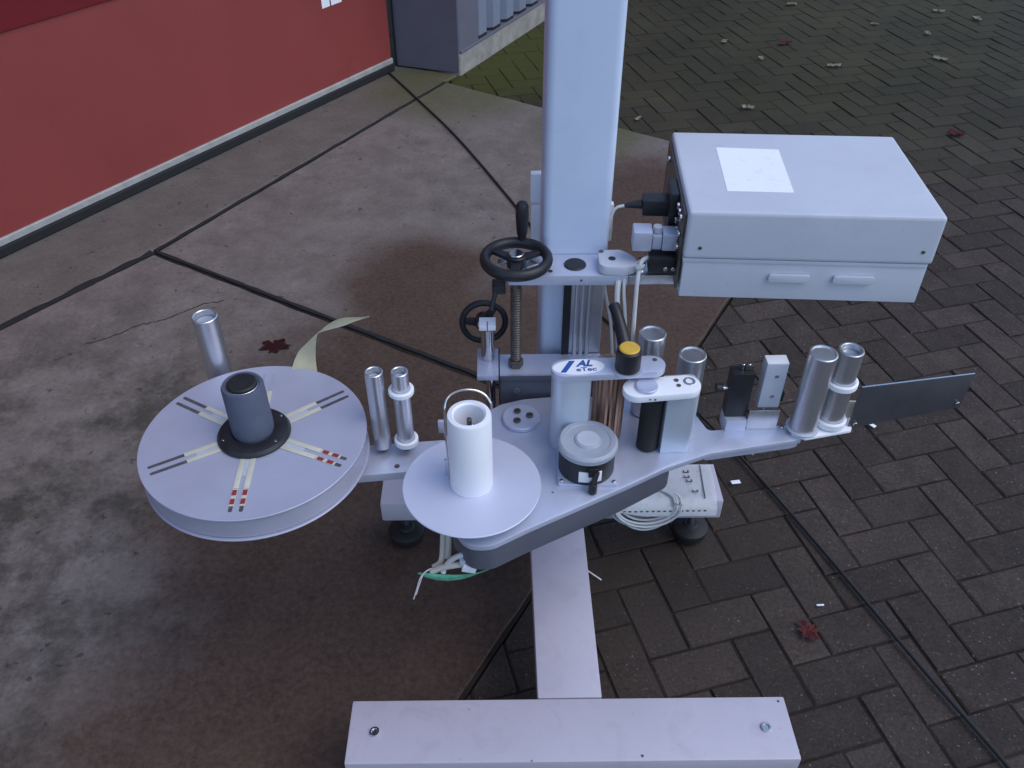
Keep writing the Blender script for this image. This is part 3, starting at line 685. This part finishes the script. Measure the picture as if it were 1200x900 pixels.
# --- pressure clamp, rollers between the towers
ab = MB().prism(rounded([(.2885, 1.1115), (.3435, 1.1145), (.3465, 1.135), (.343, 1.166), (.2885, 1.162)], [.001, .012, .012, .012, .001]), ZP + .0003, .7405, .0012).build('support_block', 'anodl', mc)
MB().prism(stadium((.2340, 1.1135), (.3195, 1.1225), .0245, 16), .7408, .7545, .0025).build('pressure_plate', 'white', ab)
for x, y, r in ((.303, 1.132, .0045), (.305, 1.118, .0042), (.260, 1.103, .0025)): MB().cyl((x, y, .7546), (0, 0, 1), r, .0006, 14, .0001).build('hole', 'slot', ab)
MB().pipe((.325, 1.1285, .7545), (0, 0, 1), .0105, .006, .0012, 24, .0003).build('washer', 'chrome', ab)
for k in range(5): MB().cyl((.226 + .009 * k, 1.0935 - .0008 * k if k else 1.0990, .7475), (0, -1, 0), .0018, .0008 if k else .0006, 8, .0001).build('hole', 'slot', ab)
MB().cyl((.250, 1.1135, .7546), (0, 0, 1), .019, .006, 28).build('pivot_disc', 'anod', ab)
MB().cyl((.268, 1.132, ZP + .002), (0, 0, 1), .0198, .1385, 40).build('rubber_roller', 'rubber', mc)
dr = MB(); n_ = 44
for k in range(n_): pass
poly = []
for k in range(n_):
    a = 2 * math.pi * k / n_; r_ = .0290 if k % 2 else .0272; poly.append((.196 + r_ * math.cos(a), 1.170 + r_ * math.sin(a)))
dr.prism(poly, ZP + .002, .7630); dr.build('drive_roller', 'brown_reflect', mc)
# --- clamp lever with yellow cap
cl = MB().lathe([(0, 0), (.0195, 0), (.0215, .003), (.0215, .033), (.0205, .039), (.0175, .042), (0, .042)], frame((.218, 1.137, .7786)), 36).build('clamp_lever', 'black', mc)
MB().lathe([(0, 0), (.0175, 0), (.0175, .001), (.0155, .003), (0, .0042)], frame((.218, 1.137, .8208)), 32).build('yellow_cap', 'yellow', cl)
MB().tube([(.2165, 1.148, .798), (.2115, 1.172, .818), (.204, 1.203, .840), (.199, 1.222, .849)], lambda t: .0135 - .0035 * min(1, t * 1.6), 14).build('handle', 'black', cl)
MB().cyl((.218, 1.137, .7777), (0, 0, 1), .0265, .0008, 32, .0002).build('washer', 'anod', cl)
# --- adjustment knob with clutch
KC = Vector((.152, 1.077, 0))
kb = MB().cyl(KC + Vector((0, 0, ZP + .0065)), (0, 0, 1), .0490, .048, 56).build('clutch', 'black', mc)
MB().prism(rounded([(.100, 1.034), (.204, 1.030), (.204, 1.125), (.100, 1.125)], .004), ZP + .0002, ZP + .006, .001).build('base_plate', 'anod', kb)
MB().lathe([(0, 0), (.050, 0), (.0522, .002), (.0522, .010), (.050, .0135), (.0475, .015), (.040, .0145), (.0385, .013), (.024, .013), (.0225, .0155), (.0205, .0165), (0, .0165)], frame(KC + Vector((0, 0, .6560))), 72).build('knob', 'greyp', kb)
MB().cyl(KC + Vector((0, 0, .6726)), (0, 0, 1), .0195, .0009, 40, .0004).build('centre_cap', 'greypl', kb)
for a, hw_, m_ in ((-97, .012, 'white'), (-70, .005, 'white'), (-82, .005, 'ink')):
    Fm = Matrix.Translation(KC + Vector((0, 0, .612))) @ Matrix.Rotation(R(a), 4, 'Z')
    MB().box(.0478, .0506, -hw_, hw_, .004, .027, .0005, Fm).build('clutch_label', m_, kb)
MB().box(.150, .166, 1.0225, 1.0275, .632, .652, .001).build('bracket', 'black', kb)
lv = MB(); lv.cyl((.1585, 1.018, ZP + .001), (0, 0, 1), .0075, .022, 16); lv.rod((.1585, 1.018, .620), (.165, 1.027, .642), .005, 12); lv.build('locking_screw', 'black', kb)
for x, y in ((.106, 1.041), (.197, 1.037)): MB().cyl((x, y, ZP + .0061), (0, 0, 1), .0035, .003, 12).build('screw', 'chrome', kb)
# --- sensors on the right arm
sb = MB().box(.4165, .4575, 1.181, 1.208, .6235, .7250, .002).build('sensor', 'black', mc)
MB().box(.418, .456, 1.1675, 1.210, ZP - .012, .6232, .002).build('foot_block', 'anod', sb)
for x in (.436, .447): MB().cyl((x, 1.196, .7252), (0, 0, 1), .0035, .013, 12).build('contact', 'chrome', sb)
MB().box(.440, .456, 1.192, 1.201, .7252, .736, .001).build('contact_strip', 'darksteel', sb)
MB().rod((.4163, 1.192, .686), (.405, 1.191, .686), .004, 12).build('knob_shaft', 'chrome', sb)
MB().cyl((.4055, 1.191, .686), (-1, 0, 0), .0095, .012, 18).build('knob', 'black', sb)
gs = MB().box(.4760, .5155, 1.1865, 1.212, .640, .7400, .0025).build('light_barrier', 'greypl', mc)
for z in (.668, .715): MB().cyl((.498, 1.1863, z), (0, -1, 0), .004, .0008, 14, .0002).build('screw', 'alu', gs)
MB().box(.4765, .515, 1.187, 1.2115, .7402, .7445, .001).build('top_cap', 'white', gs)
MB().rod((.497, 1.196, ZP - .0004), (.497, 1.196, .6398), .0065, 14).build('post', 'chrome', gs)
MB().box(.512, .522, 1.19, 1.208, .652, .672, .001).build('side_button', 'black', gs)
mp = MB(); mp.box(.458, .5145, 1.172, 1.1745, ZP + .0002, .6450, .0008); mp.box(.458, .5145, 1.1748, 1.198, ZP + .0002, ZP + .003, .0008); mp.build('sensor_bracket', 'alu', mc)
MB().cyl((.526, 1.176, ZP + .0002), (0, 0, 1), .005, .004, 12).build('screw', 'chrome', mc)
# --- peel plate
A_ = Vector((.650, 1.1690)); B_ = Vector((.866, 1.2030)); dpp = (B_ - A_).normalized(); npp = Vector((-dpp.y, dpp.x))
FP = Matrix((( dpp.x, 0, npp.x, A_.x), (dpp.y, 0, npp.y, A_.y), (0, 1, 0, 0), (0, 0, 0, 1)))
pp = MB(); pp.prism(rounded([(-.002, .606), (.030, .604), (.219, .620), (.2215, .700), (.001, .700), (-.002, .675)], .002, 2), 0, .003, .0006, FP)
pp = pp.build('peel_plate', 'mirror', mc)
MB().box(.0, .2212, .7003, .7013, .0, .003, 0, FP).build('bright_edge', 'chrome', pp)
for x, z in ((.009, .612), (.209, .632)): MB().cyl(FP @ Vector((x, z, -.0002)), FP.to_3x3() @ Vector((0, 0, -1)), .0045, .003, 14).build('screw', 'chrome', pp)
# --- wiring under the front left corner
wr = MB(); wr.tube([(-.088, .985, .58), (-.090, .975, .54), (-.093, .955, .508)], .0055, 10); wr = wr.build('wiring', 'cablew', mc)
MB().tube([(-.098, .985, .58), (-.100, .97, .535), (-.104, .952, .505), (-.118, .945, .497)], .0050, 10).build('wire', 'cablew', wr)
MB().tube([(-.045, .935, .545), (-.066, .932, .545), (-.086, .935, .527), (-.097, .936, .506), (-.100, .933, .497)], .0048, 10).build('wire', 'cable', wr)
MB().tube([(-.058, .930, .524), (-.080, .930, .520), (-.103, .934, .509), (-.120, .935, .497)], .0055, 10).build('wire', 'cablew', wr)
wb = MB(); wb.box(-.066, -.042, .918, .934, .514, .531, .002, Matrix.Translation((-.054, .926, .522)) @ Matrix.Rotation(R(14), 4, 'Y') @ Matrix.Translation((.054, -.926, -.522))); wb.build('white_plug', 'white', wr)
wb = MB(); wb.box(-.070, -.060, .921, .931, .530, .541, .001); wb.build('white_plug', 'greypl', wr)
tm = bmesh.new(); pts = []
gp = spline([(-.143, .930, .501), (-.115, .928, .492), (-.085, .929, .488), (-.055, .930, .493), (-.022, .931, .507)], 6)
gt = MB(); gt.tube([(p.x, p.y, p.z) for p in gp], lambda t: .0012 + .0085 * math.sin(math.pi * min(1, t * 1.15)) ** .8 * (1 - t * .45), 10, 0)
tm.free(); bmesh.ops.scale(gt.bm, vec=(1, .35, 1), space=Matrix.Translation((0, -.929, 0)), verts=gt.bm.verts); gt.build('green_sleeve', 'green', wr)
MB().tube([(-.112, .942, .500), (-.126, .930, .508), (-.138, .920, .500), (-.145, .915, .478), (-.152, .910, .455)], .0011, 6).build('loose_strand', 'cable', wr)
MB().tube([(-.118, .940, .500), (-.132, .930, .500), (-.140, .92, .485), (-.147, .912, .465)], .0009, 6).build('loose_strand', 'cable', wr)

# ================================================================== LOOSE THINGS
# cream liner tail behind the reel
bm_ = bmesh.new(); L = spline([(-.362, 1.19, .648), (-.365, 1.25, .662), (-.363, 1.285, .690), (-.350, 1.29, .722), (-.330, 1.285, .752), (-.300, 1.28, .772), (-.265, 1.28, .783), (-.233, 1.28, .789)], 6)
rows = []
for i, p in enumerate(L):
    t = i / (len(L) - 1)
    wdt = (.034 * (1 - t / .55) ** 1.2 + .0055 if t < .55 else .0055 + .0045 * math.sin((t - .55) / .45 * math.pi)) * (1 if t < .8 else max(.08, (1 - t) / .2))
    tw_ = R(-4 + 92 * min(1, max(0, (t - .35) / .4)))
    ax = Vector((math.cos(tw_), -.15, math.sin(tw_))).normalized(); rows.append([bm_.verts.new(p + ax * (wdt * s_) + Vector((0, .0025 * (1 - s_ * s_), 0))) for s_ in (-1, -.5, 0, .5, 1)])
for a, b in zip(rows, rows[1:]):
    for k in range(4): bm_.faces.new((a[k], a[k + 1], b[k + 1], b[k]))
bmesh.ops.solidify(bm_, geom=bm_.faces, thickness=.0006)
ln = MB(); ln.bm.free(); ln.bm = bm_
tag(ln.build('paper_strip', 'liner', sharp=60), 'twisted cream paper strip sticking up behind the large reel', 'paper strip')
# paper lying on the rear bar
pg = bmesh.new(); nx, ny = 12, 10; rows = []
for j in range(ny + 1):
    rr = []
    for i in range(nx + 1):
        u, v = i / nx, j / ny; x = .262 + .243 * u + .008 * v; y = 1.345 + .135 * v
        z = .1935 + .0015 * math.sin(u * 6 + v * 3)
        if y < 1.3665: z = .1925 - (1.3665 - y) * 1.5; y = 1.3535 - (1.3665 - y) * .30
        if u < .3: z += (.3 - u) * .06
        rr.append(pg.verts.new((x, y, z)))
    rows.append(rr)
for a, b in zip(rows, rows[1:]):
    for i in range(nx): pg.faces.new((a[i], a[i + 1], b[i + 1], b[i]))
bmesh.ops.solidify(pg, geom=pg.faces, thickness=.0005)
pb = MB(); pb.bm.free(); pb.bm = pg
ps = tag(pb.build('paper_sheet', 'paper', sharp=60), 'white printed sheet with perforated edge lying on the rear foot bar', 'paper')
def pz(x, y):
    return .1975 if y > 1.374 else .1975 - (1.374 - y) * .35
MB().prism([(.4765, 1.3675), (.4795, 1.3675), (.4865, 1.478), (.4845, 1.478)], .1966, .1970).build('printed_line', 'ink', ps)
for k in range(15):
    x = .285 + .0135 * k; MB().box(x, x + .0060, 1.3478, 1.3484, .1745, .1785, 0).build('perforation', 'ink', ps)
for x, y in ((.440, 1.435), (.444, 1.422), (.441, 1.452), (.452, 1.388)):
    k = MB(); k.box(x, x + .014, y, y + .0025, .1968, .1972); k.box(x, x + .003, y + .0026, y + .008, .1968, .1972); k.box(x + .011, x + .014, y + .0026, y + .008, .1968, .1972); k.build('printed_symbol', 'ink', ps)
# coil of pale cable draped over the rear bar, under the sheet
cc = MB()
for k in range(6):
    rx = .066 + .006 * (k % 3) + random.uniform(-.003, .003); cx_ = .338 + random.uniform(-.008, .008); dz = .0035 * k; low = .058 + .008 * (k % 4)
    pts = []
    for q in range(33):
        a = 2 * math.pi * q / 32; s_ = math.sin(a); x = cx_ + rx * math.cos(a)
        if s_ >= 0: pts.append((x, 1.363 + .045 * s_ - dz * .3, .1945 + .0005 + (dz * .25 if s_ > .1 else dz * .2)))
        else: pts.append((x, 1.360 - dz * .8 - .003 * (-s_), .1945 + low * s_))
    for q in (0, 16, 32): pts[q] = (pts[q][0], 1.3615 - dz * .6, .194)
    cc.tube(pts, .0030, 6, 2, caps=False)
tag(cc.build('cable_coil', 'cable'), 'pale coiled cable hanging over the rear foot bar under the printed sheet', 'cable')
# black cable across the yard
cp = [(-.60, 4.69), (-.383, 4.239), (-.169, 3.774), (.082, 3.124), (.205, 2.76), (.327, 2.415), (.392, 2.29), (.490, 2.06), (.590, 1.862), (.670, 1.685), (.760, 1.46), (.839, 1.251), (.92, 1.03), (1.006, .813), (1.08, .6), (1.15, .3)]
tag(MB().tube([(x, y, .0065) for x, y in cp], .0048, 10, 6).build('power_cable', 'rubber'), 'long black cable running across concrete and bricks to the door', 'cable')
# leaves
def leaf(x, y, size, kind, m, label, z=.001, lobes=False, flat=1.):
    bmv = bmesh.new(); n = 35 if lobes else 22; rot = random.uniform(0, 6.28); ring = []; c = bmv.verts.new((0, 0, .006 * size / .05))
    for k in range(n):
        a = 2 * math.pi * k / n
        r = size * ((.42 + .58 * abs(math.sin(a * 2.5 + .4 * math.sin(a))) ** .8) * random.uniform(.72, 1.12) if lobes else (.32 + .68 * abs(math.cos(a)) ** 1.4) * (1 if k % 2 else .93)) * random.uniform(.85, 1.1)
        ring.append(bmv.verts.new((r * math.cos(a + rot), r * math.sin(a + rot), .004 + random.uniform(0, .014) * size / .05)))
    for k in range(n): bmv.faces.new((c, ring[k], ring[(k + 1) % n]))
    bmesh.ops.solidify(bmv, geom=bmv.faces, thickness=.0006)
    bmesh.ops.scale(bmv, vec=(1, .7 if flat < .5 else 1, flat), verts=bmv.verts)
    bmesh.ops.translate(bmv, vec=(x, y, z), verts=bmv.verts); q = MB(); q.bm.free(); q.bm = bmv
    o = q.build(kind, m, sharp=70); tag(o, label, 'leaf', 'fallen leaves on the yard'); return o
leaf(.693, 1.132, .030, 'fallen_leaf', 'leafr', 'red lobed leaf on the bricks near the front foot bar', lobes=True)
leaf(2.142, 3.794, .042, 'fallen_leaf', 'leafr', 'red leaf on the bricks right of the control box', lobes=True)
leaf(-.72, 2.23, .06, 'fallen_leaf', 'leafd', 'dark red wet leaf on the concrete behind the large reel', lobes=True, flat=.15)
leaf(1.674, 5.051, .045, 'fallen_leaf', 'leafr', 'reddish leaf on the far bricks, among pale ones')
for x, y, s_, lb in ((1.33, 5.087, .040, 'pale dry leaf on the far bricks, nearest the column'), (1.476, 4.805, .034, 'small pale leaf just below the reddish far leaf'),
                     (1.842, 4.68, .052, 'larger pale leaf on the bricks straight above the control box right end'), (2.304, 5.372, .035, 'small pale leaf in the middle of the far bricks'),
                     (2.79, 5.611, .048, 'pale leaf at the top edge of the photo, far right bricks'), (2.966, 5.456, .052, 'tan leaf farthest right on the far bricks'),
                     (2.558, 5.196, .040, 'narrow pale leaf between two others on the upper right bricks'), (2.464, 4.772, .055, 'whitish leaf, lowest of the pale ones on the upper right'),
                     (1.243, 4.121, .045, 'pale leaf on the bricks just behind the control box'), (1.90, 5.768, .050, 'curled pale leaf at the top edge above the control box'),
                     (.687, 3.998, .030, 'small yellowish leaf on mossy bricks beside the column')):
    leaf(x, y, s_ * .8, 'fallen_leaf', 'leafp', lb, flat=.999)
def scrap(x, y, l, wd_, a, lb, z=.002):
    q = MB(); q.box(-l / 2, l / 2, -wd_ / 2, wd_ / 2, 0, .002, .0005, Matrix.Translation((x, y, z)) @ Matrix.Rotation(R(a), 4, 'Z') @ Matrix.Rotation(R(4), 4, 'Y'))
    tag(q.build('paper_scrap', 'white'), lb, 'scrap', 'litter on the bricks')
scrap(.633, 1.602, .026, .012, 12, 'white scrap on the bricks right of the printed sheet')
scrap(1.077, 1.819, .020, .012, -50, 'pale scrap on the bricks under the dark peel plate')
scrap(.745, 1.205, .018, .004, 5, 'thin pale splinter on the bricks near the red leaf')
scrap(.225, 1.30, .040, .003, -40, 'thin pale straw on dark soil beside the stand stem', .003)
